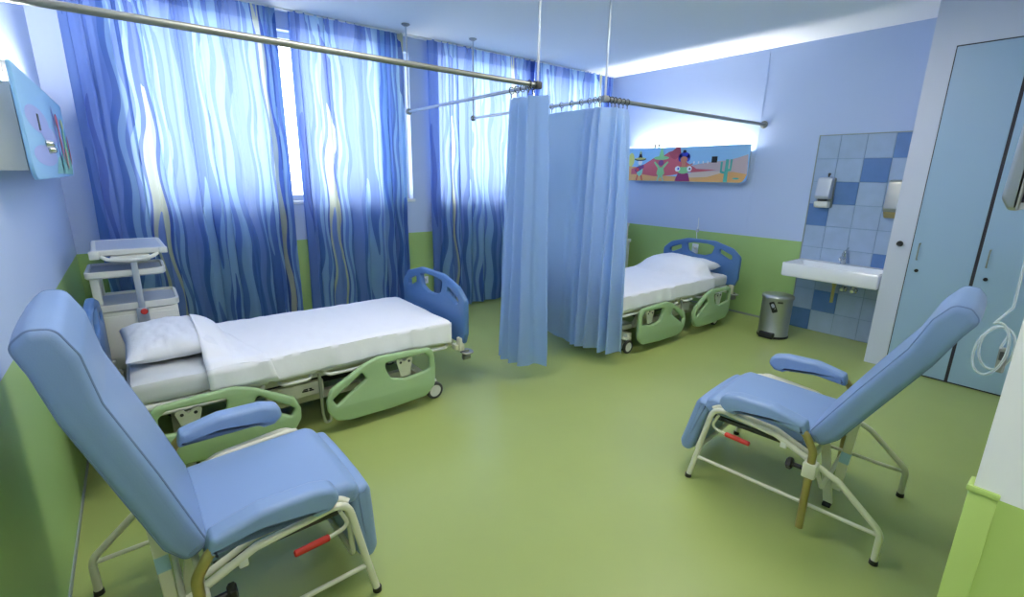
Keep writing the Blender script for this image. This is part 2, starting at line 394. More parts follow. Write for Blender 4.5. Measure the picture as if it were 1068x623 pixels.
t = thing('soap_dispenser', 'chrome and white soap dispenser on the blue tiles above the basin left end', 'soap dispenser', (XR - .011, 1.935, 1.30)); t.scale = (1.15, 1.15, 1.15)
b = MB(); b.box((-.03, -.062, .0), (0, .062, .255), .008, 2); b.build('back_plate', M['alu'], t)
b = MB(); b.pad(fillet2([(-.03, .075), (-.095, .075), (-.105, .10), (-.085, .252), (-.03, .262)], [.003, .01, .02, .03, .02]), .058, .012, lambda a, l, c: (a, l, c)); b.build('cover', M['rail_white'], t)
b = MB(); b.pad(fillet2([(-.03, .0), (-.085, .0), (-.1, .02), (-.1, .055), (-.03, .055)], .012), .055, .01, lambda a, l, c: (a, l, c)); b.build('push_bar', M['cabwhite'], t)
b = MB(); b.box((-.09, -.03, .055), (-.04, .03, .077), .004); b.build('spout', M['dark'], t)
b = MB(); b.cyl((0, -.0, .285), (-.012, 0, .285), .011, bev=.002); b.box((-.02, -.006, .262), (-.008, .006, .284), .002); b.build('lock', M['dark'], t)
t = thing('paper_towel_dispenser', 'steel paper towel dispenser on the tiles, half hidden by the wardrobe edge', 'towel dispenser', (XR - .011, 1.312, 1.235))
b = MB(); b.pad(fillet2([(0, .06), (-.095, .06), (-.11, .09), (-.09, .34), (0, .35)], [.003, .01, .02, .03, .01]), .102, .008, lambda a, l, c: (a, l, c)); b.build('cover', M['steel'], t)
b = MB(); b.pad(fillet2([(0, .0), (-.05, .0), (-.1, .058), (0, .058)], [.003, .02, .005, .003]), .098, .006, lambda a, l, c: (a, l, c)); b.build('outlet', M['tan'], t)
t = thing('waste_bin', 'brushed steel pedal bin on the floor beside the tiled wall', 'waste bin', (5.03, 2.02, 0))
b = MB(); b.lathe([(.135, .0), (.142, .006), (.142, .03), (.138, .036), (.138, .40), (.132, .405)], seg=40); b.build('body', M['steel'], t)
b = MB(); b.lathe([(.1385, .0), (.145, .004), (.145, .024), (.1395, .028)], seg=40); b.build('base_ring', M['black'], t)
b = MB(); b.lathe([(.14, .402), (.147, .406), (.147, .428), (.14, .437), (.11, .446), (.05, .452), (.002, .453)], seg=40); b.build('lid', M['steel'], t)
ax = math.atan2(-2.02, -5.03) + .12
R4 = Matrix.Rotation(ax, 4, 'Z')
b = MB(); b.box((.10, -.07, .004), (.165, .07, .066), .012, 3, Matrix.Rotation(ax - .5, 4, 'Z')); b.build('pedal', M['black'], t)
def on_bin(y, z): return Vector((.1388 * math.cos(y / .139), .1388 * math.sin(y / .139), z))
b = MB(); 
for (w2, h2, m2, off) in ((.026, .056, 0, 0), (.014, .02, 1, .0006)):
    b.mi = m2; R = Matrix.Rotation(.45, 2); ring = fillet2([(-w2, -h2), (w2, -h2), (w2, h2), (-w2, h2)], .012, 3); zc = .33 if m2 == 0 else .345
    fr = []
    for k in (0, 1):
        fr.append([R4 @ ((on_bin(*( R @ Vector(p) + Vector((-.045 if m2 == 0 else -.050, zc)))) ) * 1.0) + R4 @ Vector((.0035 * k + off * 2.5, 0, 0)) for p in ring])
    b.rings(fr)
b.build('sticker', [M['black'], M['tray']], t)
t2 = MB(); t2.box((.136, -.012 , .375), (.148, .035, .392), .003, 1, R4); t2.build('lid_notch', M['dark'], t)

# ------------------------------------------------------------------ sockets and cord
t = thing('wall_socket', 'white wall socket on the green dado between the window curtains', 'socket', (2.554, YW, .369))
b = MB(); b.box((-.042, -.012, -.042), (.042, 0, .042), .004); b.build('plate', M['pvc'], t)
b = MB(); b.cyl((0, -.0125, 0), (0, -.008, 0), .02); b.build('socket_face', M['tray'], t)
t = thing('wall_socket', 'white wall socket with plug on the dado behind the far bed headboard', 'socket', (XR, 3.32, .70))
b = MB(); b.box((-.012, -.042, -.06), (0, .042, .06), .004); b.build('plate', M['pvc'], t)
b = MB(); b.cyl((-.012, 0, .015), (-.05, 0, .015), .02, bev=.004); b.build('plug', M['cabwhite'], t)
t = thing('power_plug', 'small white plug on a thin cord hanging at the dado edge above the far headboard', 'plug', (XR, 3.31, .93))
b = MB(); b.tube([(-.006, .005, .16), (-.008, .0, .05), (-.008, .012, -.02), (-.008, 0, -.11)], .004, .03); b.build('cord', M['pvc'], t)
b = MB(); b.box((-.025, -.018, -.02), (0, .018, .018), .005); b.build('plug', M['tray'], t)

# ------------------------------------------------------------------ bed head lamps with printed boards
def board_outline(y0, y1, z0, z1, r0, r1): return fillet2([(y0, z0), (y1, z0), (y1, z1), (y0, z1)], [r0, r1, .012, .012], 8)
def poly(b, pts, lvl, mi, s):
    """flat printed shape on the board face, s = direction of the face"""
    b.mi = mi; vs = [b.bm.verts.new((s * (.1215 + .0006 * lvl), y, z)) for y, z in pts]
    f = b.bm.faces.new(vs); f.material_index = mi
def ell(cy, cz, ry, rz, n=14): return [(cy + ry * math.cos(2 * PI * i / n), cz + rz * math.sin(2 * PI * i / n)) for i in range(n)]
def clip_to(pts, y0, y1, z0, z1): return [(max(y0, min(y1, p[0])), max(z0, min(z1, p[1]))) for p in pts]
def bed_lamp(x, s, yc, label, picture, bolts):
    """s=+1: hangs on the left wall, s=-1 on the right wall; local y along the wall, z up"""
    t = thing('bed_lamp', label, 'wall lamp', (x, yc, 1.52), 0, 'lamps over the beds')
    hb = .845; hw = .80
    b = MB(); a, c = sorted((0, s * .10))
    q = hw - .012; b.box((a, -q, .035), (c, q, .05)); b.box((a, -q, .05), (a + .012, q, .33)); b.box((c - .012, -q, .05), (c, q, .345))
    b.box((a, -hw, .035), (c, -hw + .012, .355)); b.box((a, hw - .012, .035), (c, hw, .355)); b.build('housing', M['lampbox'], t, ang=20)
    b = MB(); b.cyl((s * .055, -hw + .08, .315), (s * .055, hw - .08, .315), .014); b.build('lamp_tube', M['lampglow'], t)
    r = .085
    ol = board_outline(-hb, hb, 0, .425, r, r)
    pb = plate_mesh(ol, [], .014, .004); T = Matrix(((0, 0, s, s * .114), (1, 0, 0, 0), (0, 1, 0, 0), (0, 0, 0, 1)))
    b = MB(); b.add(pb, T); bo = b.build('board', P['sky'], t)
    b = MB(); ms = picture(b, s); b.build('printed_picture', ms, bo, smooth=False)
    for (y, z) in bolts:
        k = MB(); k.box((s * .121 - .004, y - .035, z - .035), (s * .121 + .004, y + .035, z + .035), .003) if z > .24 and s < 0 else k.cyl((s * .12, y, z), (s * .15, y, z), .018, .014, bev=.004)
        k.build('call_socket' if (z > .24 and s < 0) else 'knob', M['black'] if s < 0 else M['chrome'], t)
    if s > 0:
        k = MB(); k.box((.121, -.445, .205), (.126, -.415, .275), .003); k.build('slot', M['dark'], t)
    for dy in (-.03, .03):
        k = MB(); k.cyl((s * .06, dy + .42 * (-s), .345), (s * .06, dy + .42 * (-s), .45), .007); k.box((s * .06 - .012, dy + .42 * (-s) - .014, .43), (s * .06 + .012, dy + .42 * (-s) + .014, .475), .003); k.build('peg', M['dark'], t)
    return t
PN = list(P.keys()); PM = [P[k] for k in PN]; ix = {k: i for i, k in enumerate(PN)}
def pic_desert(b, s):
    yc = 3.565; L = lambda pts: [(y - yc, z - 1.52) for y, z in pts]
    A = lambda pts, lv, m: poly(b, L(pts), lv, ix[m], s)
    yl, yr = 4.395, 2.735
    A([(3.42, 1.72), (3.2, 1.755), (2.96, 1.775), (2.85, 1.80), (yr, 1.835), (yr - .015, 1.62), (yr + .01, 1.58), (3.42, 1.58)], 1, 'hill')
    A([(3.5, 1.62), (3.3, 1.645), (3.05, 1.65), (2.95, 1.62), (3.1, 1.575), (3.5, 1.575)], 2, 'pale')
    A([(yl, 1.72), (4.2, 1.70), (4.0, 1.60), (3.9, 1.60), (3.4, 1.575), (3.2, 1.585), (3.0, 1.64), (2.88, 1.645), (yr - .012, 1.62), (yr + .005, 1.575), (yr + .03, 1.54), (yr + .06, 1.526), (yl, 1.526)], 3, 'sand')
    A([(4.33, 1.68), (4.12, 1.74), (3.95, 1.83), (3.9, 1.80), (3.76, 1.885), (3.70, 1.90), (3.65, 1.941), (3.60, 1.941), (3.57, 1.83), (3.48, 1.75), (3.35, 1.68), (3.09, 1.667), (3.3, 1.645), (3.5, 1.635), (3.7, 1.60), (3.95, 1.585), (4.15, 1.61), (4.33, 1.61)], 4, 'mesa')
    A([(3.76, 1.88), (3.70, 1.90), (3.65, 1.94), (3.60, 1.94), (3.58, 1.84), (3.66, 1.79), (3.72, 1.82)], 5, 'mesa2')
    A(ell(4.34, 1.80, .05, .09), 5, 'yellow')
    # guitar player with hat
    A(ell(4.19, 1.66, .05, .075), 6, 'mint'); A([(4.215, 1.60), (4.225, 1.53), (4.245, 1.53), (4.23, 1.60)], 6, 'blush'); A([(4.17, 1.60), (4.155, 1.53), (4.135, 1.53), (4.15, 1.60)], 6, 'blush')
    A(ell(4.19, 1.765, .035, .035), 7, 'white'); A(ell(4.19, 1.805, .095, .022), 8, 'black'); A(ell(4.19, 1.812, .085, .014), 9, 'yellow'); A([(4.225, 1.815), (4.20, 1.90), (4.18, 1.90), (4.155, 1.815)], 9, 'black'); A([(4.20, 1.87), (4.195, 1.91), (4.185, 1.91), (4.18, 1.87)], 10, 'yellow')
    A([(4.27, 1.66), (4.23, 1.71), (4.13, 1.735), (4.12, 1.70), (4.19, 1.655), (4.24, 1.63)], 9, 'purple'); A(ell(4.225, 1.67, .025, .025), 10, 'blush')
    # dancer with wide hat and raised arms
    A([(3.90, 1.70), (3.82, 1.70), (3.80, 1.62), (3.86, 1.56), (3.92, 1.62)], 6, 'lime'); A([(3.89, 1.60), (3.91, 1.525), (3.885, 1.525), (3.87, 1.60)], 6, 'mint'); A([(3.85, 1.60), (3.82, 1.525), (3.80, 1.525), (3.83, 1.60)], 6, 'mint')
    A([(3.90, 1.68), (3.97, 1.76), (3.955, 1.775), (3.88, 1.71)], 6, 'lime'); A([(3.82, 1.68), (3.75, 1.76), (3.765, 1.775), (3.84, 1.71)], 6, 'lime')
    A(ell(3.86, 1.755, .04, .035), 7, 'purple'); A(ell(3.86, 1.815, .115, .024), 8, 'lime'); A([(3.90, 1.82), (3.875, 1.93), (3.85, 1.93), (3.82, 1.82)], 9, 'lime')
    # lady with blue hair and plum skirt
    A([(3.64, 1.53), (3.425, 1.53), (3.46, 1.63), (3.60, 1.63)], 6, 'plum'); A(ell(3.53, 1.665, .085, .045), 7, 'lime'); A(ell(3.61, 1.68, .038, .034), 8, 'white'); A(ell(3.445, 1.68, .034, .034), 8, 'white')
    A(ell(3.60, 1.68, .014, .014), 9, 'blue'); A(ell(3.44, 1.68, .012, .012), 9, 'black')
    A([(3.56, 1.70), (3.50, 1.70), (3.505, 1.77), (3.555, 1.77)], 8, 'skin'); A(ell(3.53, 1.79, .05, .04), 9, 'skin'); A(ell(3.53, 1.835, .075, .045), 8, 'blue'); A(ell(3.53, 1.885, .025, .02), 8, 'black'); A(ell(3.58, 1.81, .03, .045), 8, 'blue'); A(ell(3.475, 1.81, .028, .045), 8, 'blue')
    A([(3.49, 1.72), (3.41, 1.745), (3.40, 1.735), (3.49, 1.69)], 7, 'skin')
    # saguaro
    A([(2.995, 1.53), (2.945, 1.53), (2.95, 1.785), (2.985, 1.785)], 6, 'teal'); A([(3.045, 1.64), (3.03, 1.63), (2.98, 1.62), (2.98, 1.645), (3.02, 1.655), (3.02, 1.76), (3.045, 1.76)], 7, 'teal'); A([(2.91, 1.66), (2.925, 1.655), (2.955, 1.65), (2.955, 1.675), (2.93, 1.68), (2.93, 1.785), (2.905, 1.785)], 7, 'teal')
    A(ell(2.845, 1.57, .04, .01), 6, 'teal')
    for k in range(4): A(ell(3.21 + .06 * k, 1.755, .008, .016), 5, 'white')
    return PM
def pic_fair(b, s):
    A = lambda pts, lv, m: poly(b, pts, lv, ix[m], s)
    A(ell(-.42, .25, .36, .055, 24), 1, 'haze'); A(ell(-.1, .20, .30, .04, 24), 2, 'haze'); A(ell(-.36, .10, .40, .045, 24), 1, 'haze')
    A([(-.1, .02), (.76, .01), (.8, .05), (.83, .09), (.83, .15), (.4, .13), (.1, .10)], 2, 'mint')
    for i, (y, z, ry, rz, m) in enumerate([(.22, .22, .03, .15, 'violet'), (.40, .20, .05, .11, 'mesa'), (.62, .17, .07, .12, 'lime'), (.36, .30, .07, .04, 'blush'), (.62, .30, .06, .03, 'yellow'), (.78, .16, .035, .09, 'blush'), (.52, .10, .05, .06, 'skin'), (.25, .08, .04, .06, 'teal')]):
        A(ell(y, z, ry, rz), 3 + i, m)
    return PM
bed_lamp(XL, 1, 3.45, 'wall lamp with blue painted front board over the near left bed', pic_fair, [(-.31, .155), (-.26, .13)])
bed_lamp(XR, -1, 3.565, 'wall lamp with desert scene front board over the far bed', pic_desert, [(-.435, .265)])

# ------------------------------------------------------------------ hospital beds
def tr_plate(outer, holes, depth, bev, axis, pos):
    """plate in the x-z plane at y=pos (axis 'y') or in the y-z plane at x=pos (axis 'x')"""
    pb = plate_mesh(outer, holes, depth, bev)
    T = Matrix(((1, 0, 0, 0), (0, 0, -1, pos), (0, 1, 0, 0), (0, 0, 0, 1))) if axis == 'y' else Matrix(((0, 0, 1, pos), (1, 0, 0, 0), (0, 1, 0, 0), (0, 0, 0, 1)))
    b = MB(); b.add(pb, T); return b
MT = .55           # mattress top
def soft_box(lo, hi, r, nx, ny, amp, seed, fr=5.0):
    """mattress: rounded box with gently uneven faces"""
    b = bmesh.new(); bmesh.ops.create_cube(b, size=1)
    bmesh.ops.subdivide_edges(b, edges=[e for e in b.edges if abs((e.verts[0].co - e.verts[1].co).x) > .5], cuts=nx, use_grid_fill=True)
    bmesh.ops.subdivide_edges(b, edges=[e for e in b.edges if abs((e.verts[0].co - e.verts[1].co).y) > .5], cuts=ny, use_grid_fill=True)
    bmesh.ops.subdivide_edges(b, edges=[e for e in b.edges if abs((e.verts[0].co - e.verts[1].co).z) > .5], cuts=4, use_grid_fill=True)
    lo, hi = Vector(lo), Vector(hi); c = (lo + hi) / 2; s = hi - lo
    for v in b.verts:
        p = Vector((v.co.x * s.x, v.co.y * s.y, v.co.z * s.z)); q = Vector([max(-s[i] / 2 + r, min(s[i] / 2 - r, p[i])) for i in range(3)])
        d = p - q
        if d.length > r: d *= r / d.length
        p = q + d
        nz = noise.noise(p * fr + Vector((seed, 0, 0)))
        v.co = p + c + (d.normalized() if d.length > 1e-6 else Vector()) * nz * amp
    m = MB(); m.add(b); return m
def make_bed(label, loc, rz):
    t = thing('hospital_bed', label, 'bed', loc, rz, 'hospital beds')
    soft_box((-.895, -.43, .425), (.895, .43, MT), .035, 40, 18, .006, 3).build('mattress', M['matt'], t)
    # deck with side bars
    b = MB()
    for s in (-1, 1): b.box((-.97, s * .33 - .018, .335), (.97, s * .33 + .018, .38), .004)
    for x in (-.96, -.35, .1, .5, .96): b.box((x - .02, -.345, .335), (x + .02, .345, .38), .004)
    b.build('deck_frame', M['cream'], t, ang=25)
    for (x0, x1) in ((-.92, -.28), (-.26, -.02), (0, .38), (.40, .92)):
        b = MB(); b.box((x0, -.425, .392), (x1, .425, .4245), .014, 3); b.tube([(x0 + .03, -.40, .378), (x0 + .05, -.435, .372), (x1 - .05, -.435, .372), (x1 - .03, -.40, .378)], .011, .03); b.tube([(x0 + .03, .40, .378), (x0 + .05, .435, .372), (x1 - .05, .435, .372), (x1 - .03, .40, .378)], .011, .03); b.build('deck_panel', M['cabwhite'], t)
    # lower chassis
    b = MB()
    for s in (-1, 1): b.box((-.72, s * .20 - .025, .13), (.72, s * .20 + .025, .18), .005)
    for x in (-.72, .72): b.box((x - .03, -.40, .125), (x + .03, .40, .175), .005)
    for x, dx in ((-.45, .18), (.45, -.18)):
        for s in (-1, 1): b.tube([(x, s * .22, .16), (x + dx, s * .22, .35)], .022)
        b.cyl((x, -.25, .16), (x, .25, .16), .02); b.cyl((x + dx, -.25, .35), (x + dx, .25, .35), .02)
    b.build('chassis', M['cream'], t, ang=30)
    b = MB(); b.box((-.32, -.12, .19), (.30, .12, .32), .012); b.cyl((-.3, 0, .25), (-.62, 0, .30), .03); b.cyl((.3, 0, .25), (.62, 0, .30), .03); b.build('motor', M['dark'], t)
    for s in (-1, 1):
        b = MB(); b.box((-.30, s * .345 - .02, .235), (.03, s * .345 + .02, .318), .006); mb = b.build('control_box', M['cream'], t)
        b = MB(); yy = s * .366
        for (x0, x1, z0, z1, sl) in ((-.10, -.065, .265, .273, .0), (-.095, -.07, .276, .283, .006), (-.06, -.032, .265, .272, .0), (-.055, -.04, .274, .284, -.006)):
            q = [(x0, z0), (x1, z0), (x1 + sl, z1), (x0 + sl, z1)]
            b.rings([[Vector((-p[0] * s, yy + o, p[1])) if s > 0 else Vector((p[0], yy + o, p[1])) for p in q] for o in (-.002, .001)])
        b.build('printed_mark', M['black'], mb)
        b = MB(); b.tube([(-.012, s * .44, .395), (-.012, s * .45, .14), (-.004, s * .455, .075), (.03, s * .455, .075), (.035, s * .45, .14)], .0095, .02); b.build('hanging_hook', M['steel'], t)
    # casters
    for x in (-.745, .745):
        for s in (-1, 1):
            b = MB(); y = s * .385
            b.cyl((x, y, .15), (x, y, .115), .028, bev=.004); b.tube([(x, y, .12), (x + .012, y + .03, .10), (x + .025, y + .034, .062)], .011, .015); b.tube([(x, y, .12), (x + .012, y - .03, .10), (x + .025, y - .034, .062)], .011, .015)
            b.box((x - .035, y - .035, .118), (x + .05, y + .035, .14), .008); f = b.build('caster', M['cream'], t)
            for d in (-1, 1):
                wy = y + d * .04; b = MB()
                b.rings([[Vector((x + .025 + r * math.cos(2 * PI * j / 28), wy + o, .0625 + r * math.sin(2 * PI * j / 28))) for j in range(28)] for o, r in ((-.014, .044), (-.014, .058), (-.009, .0625), (.009, .0625), (.014, .058), (.014, .044))], cap=False)
                wheel = b.build('wheel', M['dark'], f)
                b = MB(); b.cyl((x + .025, wy - .0125, .0625), (x + .025, wy + .0125, .0625), .0455, bev=.003, seg=28); b.cyl((x + .025, wy - .016, .0625), (x + .025, wy + .016, .0625), .014); b.build('hub', M['cabwhite'], wheel)
    # end boards
    for sx, dz in ((1, 0), (-1, .035)):
        out = fillet2([(-.455, .37), (.455, .37), (.487, .45), (.49, .70), (.39, .785), (.17, .846), (-.17, .846), (-.39, .785), (-.49, .70), (-.487, .45)], [.03, .03, .05, .06, .1, .2, .2, .1, .06, .05], 6)
        big = fillet2([(-.175, .785), (-.09, .803), (.09, .803), (.175, .785), (.15, .70), (.06, .668), (-.06, .668), (-.15, .70)], [.02, .1, .1, .02, .05, .06, .06, .05], 5)
        sl = [(.245, .765), (.39, .708), (.395, .665), (.36, .66), (.245, .715)]
        hs = [fillet2(sl, [.018] * 5, 4), fillet2([(-p[0], p[1]) for p in reversed(sl)], [.018] * 5, 4)]
        b = tr_plate([(p[0], p[1] + dz) for p in out], [[(p[0], p[1] + dz) for p in h] for h in [big] + hs], .042, .014, 'x', sx * 1.01)
        b.build('footboard' if sx > 0 else 'headboard', M['board'], t)
        for s in (-1, 1):
            b = MB(); b.box((sx * .99 - .02, s * .43 - .025, .32), (sx * .99 + .02, s * .43 + .025, .42), .006); b.box((min(sx * .95, sx * 1.0), s * .40 - .03, .325), (max(sx * .95, sx * 1.0), s * .40 + .03, .365), .005); k = b.build('board_bracket', M['cream'], t)
            b = MB(); b.cyl((sx * 1.03, s * .45, .30), (sx * 1.03, s * .45, .315), .05, bev=.005); b.cyl((sx * 1.0, s * .45, .27), (sx * 1.05, s * .45, .27), .022); b.cyl((sx * 1.03, s * .45, .27), (sx * 1.03, s * .45, .33), .018); b.build('bumper', M['alu'], k)
    # side rails: four, window towards the bed end, slot towards the middle
    O = fillet2([(0.0, .225), (.03, .30), (.24, .413), (.335, .443), (.50, .438), (.70, .426), (.73, .386), (.737, .283), (.732, .149), (.664, .083), (.407, .067), (.13, .069), (.05, .09), (.003, .16)], [.05, .04, .08, .08, .1, .05, .05, .05, .06, .06, .1, .06, .05, .05], 5)
    S1 = fillet2([(.034, .234), (.058, .186), (.252, .316), (.226, .366)], .014, 3)
    S2 = fillet2([(.372, .392), (.655, .396), (.693, .364), (.696, .272), (.515, .247), (.415, .277), (.386, .336)], .025, 3)
    for s in (-1, 1):
        for sx, off, dz in ((1, 0, 0), (-1, -.145, .012)):
            tf = lambda pl: [(sx * (p[0] * (.95 if sx < 0 else 1) - (off if sx < 0 else 0)), p[1] + dz) for p in pl]
            b = tr_plate(tf(O), [tf(S1), tf(S2)], .038, .013, 'y', s * .495); r = b.build('side_rail', M['railgreen'], t)
            xm = sx * (.53 - (off if sx < 0 else 0))
            hp = fillet2([(xm - .062, .372), (xm - .03, .382), (xm, .355), (xm + .03, .382), (xm + .062, .372), (xm + .03, .25), (xm - .03, .25)], [.03, .03, .01, .03, .03, .01, .01], 4)
            b = tr_plate(hp, [], .012, .003, 'y', s * .463)
            for hx in (-.03, .03): b.mi = 1; b.cyl((xm + hx, s * .462, .352), (xm + hx, s * .471, .352), .0085)
            b.mi = 0; b.box((xm - .02, min(s * .40, s * .46), .30), (xm + .02, max(s * .40, s * .46), .34), .004); b.build('rail_hinge', [M['cream'], M['dark']], r)
    return t
B1 = (.745, 3.235); B2 = (4.15, 3.0)
bed1 = make_bed('hospital bed by the striped window curtains, blue footboard and green side rails', (B1[0], B1[1], 0), 0)
bed2 = dup(bed1); bed2.location = (B2[0], B2[1], 0); bed2.rotation_euler = (0, 0, PI)
bed2['label'] = 'hospital bed against the right wall under the desert picture board, half behind the blue curtain'

def pillow_mesh(name, cx, cy, z0, hx, hy, h, rot, label, lump=0):
    b = MB(); n = 28; top, bot = [], []
    def pt(i, j, sgn):
        u = -1 + 2 * i / n; v = -1 + 2 * j / n
        ux = u * (1 - .10 * (1 - v * v) * 0 - .07 * (1 - abs(v)) * abs(u)); vy = v * (1 - .07 * (1 - abs(u)) * abs(v))
        th = h / 2 * ((1 - abs(u) ** 2.4) * (1 - abs(v) ** 2.6)) ** .42
        w = .018 * noise.noise(Vector((u * 2.2 + lump, v * 2.2, sgn))) * (1 - abs(u)) + .006 * noise.noise(Vector((u * 7, v * 5 + lump, 0)))
        w *= min(1, th / .03)
        z = z0 + h * .42 + (th if sgn > 0 else -th * .84) + (w if sgn > 0 else 0)
        x, y = ux * hx, vy * hy
        return Vector((cx + x * math.cos(rot) - y * math.sin(rot), cy + x * math.sin(rot) + y * math.cos(rot), max(z, z0 + .001)))
    for sgn in (1, -1):
        g = [[b.bm.verts.new(pt(i, j, sgn)) for j in range(n + 1)] for i in range(n + 1)]
        for i in range(n):
            for j in range(n): b.bm.faces.new((g[i][j], g[i + 1][j], g[i + 1][j + 1], g[i][j + 1]))
    bmesh.ops.remove_doubles(b.bm, verts=b.bm.verts, dist=.002)
    o = b.build(name, M['sheet2'], origin=(cx, cy, z0), ang=80); tag(o, label, 'pillow', 'bed pillows'); return o
def hump(x, y, p):
    """height a pillow lifts the sheet"""
    if not p: return 0
    cx, cy, hx, hy, h = p; u = abs(x - cx) / hx; v = abs(y - cy) / hy
    if u >= 1.25 or v >= 1.15: return 0
    sm = lambda q, e: max(0, 1 - (q / e) ** 2.4) ** .6
    return h * sm(u, 1.25) * sm(v, 1.15)
def sheet_mesh(bx, by, sx, x_fold, pil, label, seed):
    """top sheet: from the fold near the pillow to over the foot end, hanging on both long sides; sx=+1 foot at +x"""
    b = MB(); hw = .437; drop = .142; nl, nc = 110, 70; foot = .902; g = []
    Lx = foot - x_fold + drop; r = .03
    for i in range(nl + 1):
        row = []; sL = Lx * i / nl
        for j in range(nc + 1):
            t = (-1 + 2 * j / nc) * (hw + drop); at = abs(t)
            lx = x_fold + min(sL, foot - x_fold); ex = max(0, sL - (foot - x_fold))
            ly = math.copysign(min(at, hw), t); ey = max(0, at - hw)
            e = max(ex, ey); z = MT + .012 - e
            if e > 0: z += 0
            rnd = lambda d: (r - math.sqrt(max(0, r * r - (r - d) ** 2))) if d < r else 0
            dl = hw - at; df = foot - (x_fold + sL)
            if 0 <= dl < r: z -= rnd(dl) * .8
            if 0 <= df < r: z -= rnd(df) * .8
            wx, wy = bx + sx * lx, by + sx * ly
            k = min(1, max(0, (hw - at) / .1)) if at < hw else 0
            z += hump(wx, wy, pil) * min(1, max(0, (hw - at + .02) / .12) if at < hw else 0)
            amp = .005 + .012 * max(0, 1 - i / nl * 4)
            z += amp * noise.noise(Vector((wx * 5 + seed, wy * 5, 0))) + (.0035 + .003 * max(0, 1 - i / nl * 2.5)) * noise.noise(Vector((wx * 16, wy * 14 + seed, 2)))
            oy = 0
            if ey > 0:
                oy = (.004 + .016 * min(1, ey / .1) * (noise.noise(Vector((wx * 9 + seed, ey * 3, 5))) + .4)); ly += math.copysign(oy, ly)
                z += .018 * noise.noise(Vector((wx * 3.1, seed, 1.5))) * min(1, ey / drop)
            if ex > 0: lx += .004 + .006 * noise.noise(Vector((wy * 7, ex * 3, seed))) * min(1, ex / .1)
            if ex > 0 and ey > 0: z = min(z, MT + .012 - max(ex, ey))
            row.append(b.bm.verts.new((bx + sx * lx, by + sx * ly, z)))
        g.append(row)
    for i in range(nl):
        for j in range(nc): b.bm.faces.new((g[i][j], g[i + 1][j], g[i + 1][j + 1], g[i][j + 1])).smooth = True
    o = b.build('bed_sheet', M['sheet'], origin=(bx, by, MT), ang=80)
    md = o.modifiers.new('cloth_thickness', 'SOLIDIFY'); md.thickness = .004; md.offset = 1
    if sx < 0: return tag(o, label, 'sheet', 'top sheets on the beds')
    # turned back hem
    b = MB(); g = []
    x1 = x_fold + .20
    for i in range(13):
        row = []; lx = x_fold - .004 + (x1 - x_fold) * i / 12
        for j in range(51):
            t = (-1 + 2 * j / 50) * (hw + drop * .97); at = abs(t); ly = math.copysign(min(at, hw), t); ey = max(0, at - hw)
            sk = .16 * (t / hw) * (i / 12); wx, wy = bx + sx * (lx + max(-.0, sk) * sx * .0 + (-.10 * t / hw * i / 12 * sx)), by + sx * ly
            z = MT + .0185 - ey
            if at < hw:
                dl = hw - at
                if dl < r: z -= (r - math.sqrt(max(0, r * r - (r - dl) ** 2))) * .7
                z += hump(wx, wy, pil) * min(1, (hw - at + .02) / .12)
                ii = (abs((wx - bx) * sx - x_fold) / Lx) * 4
                z += (.005 + .012 * max(0, 1 - ii)) * noise.noise(Vector((wx * 5 + seed, wy * 5, 0))) + .0035 * noise.noise(Vector((wx * 16, wy * 14 + seed, 2)))
            else: ly += math.copysign(.019 + .012 * noise.noise(Vector((wx * 9 + seed, ey * 3, 5))), ly)
            row.append(b.bm.verts.new((wx - bx, by + sx * ly - by, z - MT)))
        g.append(row)
    for i in range(12):
        for j in range(50): b.bm.faces.new((g[i][j], g[i + 1][j], g[i + 1][j + 1], g[i][j + 1])).smooth = True
    h = b.build('turned_hem', M['sheet'], o, ang=80); md = h.modifiers.new('cloth_thickness', 'SOLIDIFY'); md.thickness = .004; md.offset = 1
    return tag(o, label, 'sheet', 'top sheets on the beds')
pillow_mesh('pillow', B1[0] - .70, B1[1] + .08, MT, .21, .345, .15, .05, 'plump white pillow at the head of the bed by the window curtains', 1)
sheet_mesh(B1[0], B1[1], 1, -.565, (B1[0] - .70, B1[1] + .08, .22, .355, .136), 'white top sheet spread over the bed by the window curtains, hem turned back', 2)
pillow_mesh('pillow', B2[0] + .66, B2[1] + .02, MT, .25, .355, .17, .04, 'white pillow half under the sheet on the bed against the right wall', 5)
sheet_mesh(B2[0], B2[1], -1, -.60, (B2[0] + .66, B2[1] + .02, .26, .365, .185), 'white top sheet drawn over the pillow on the bed against the right wall', 9)

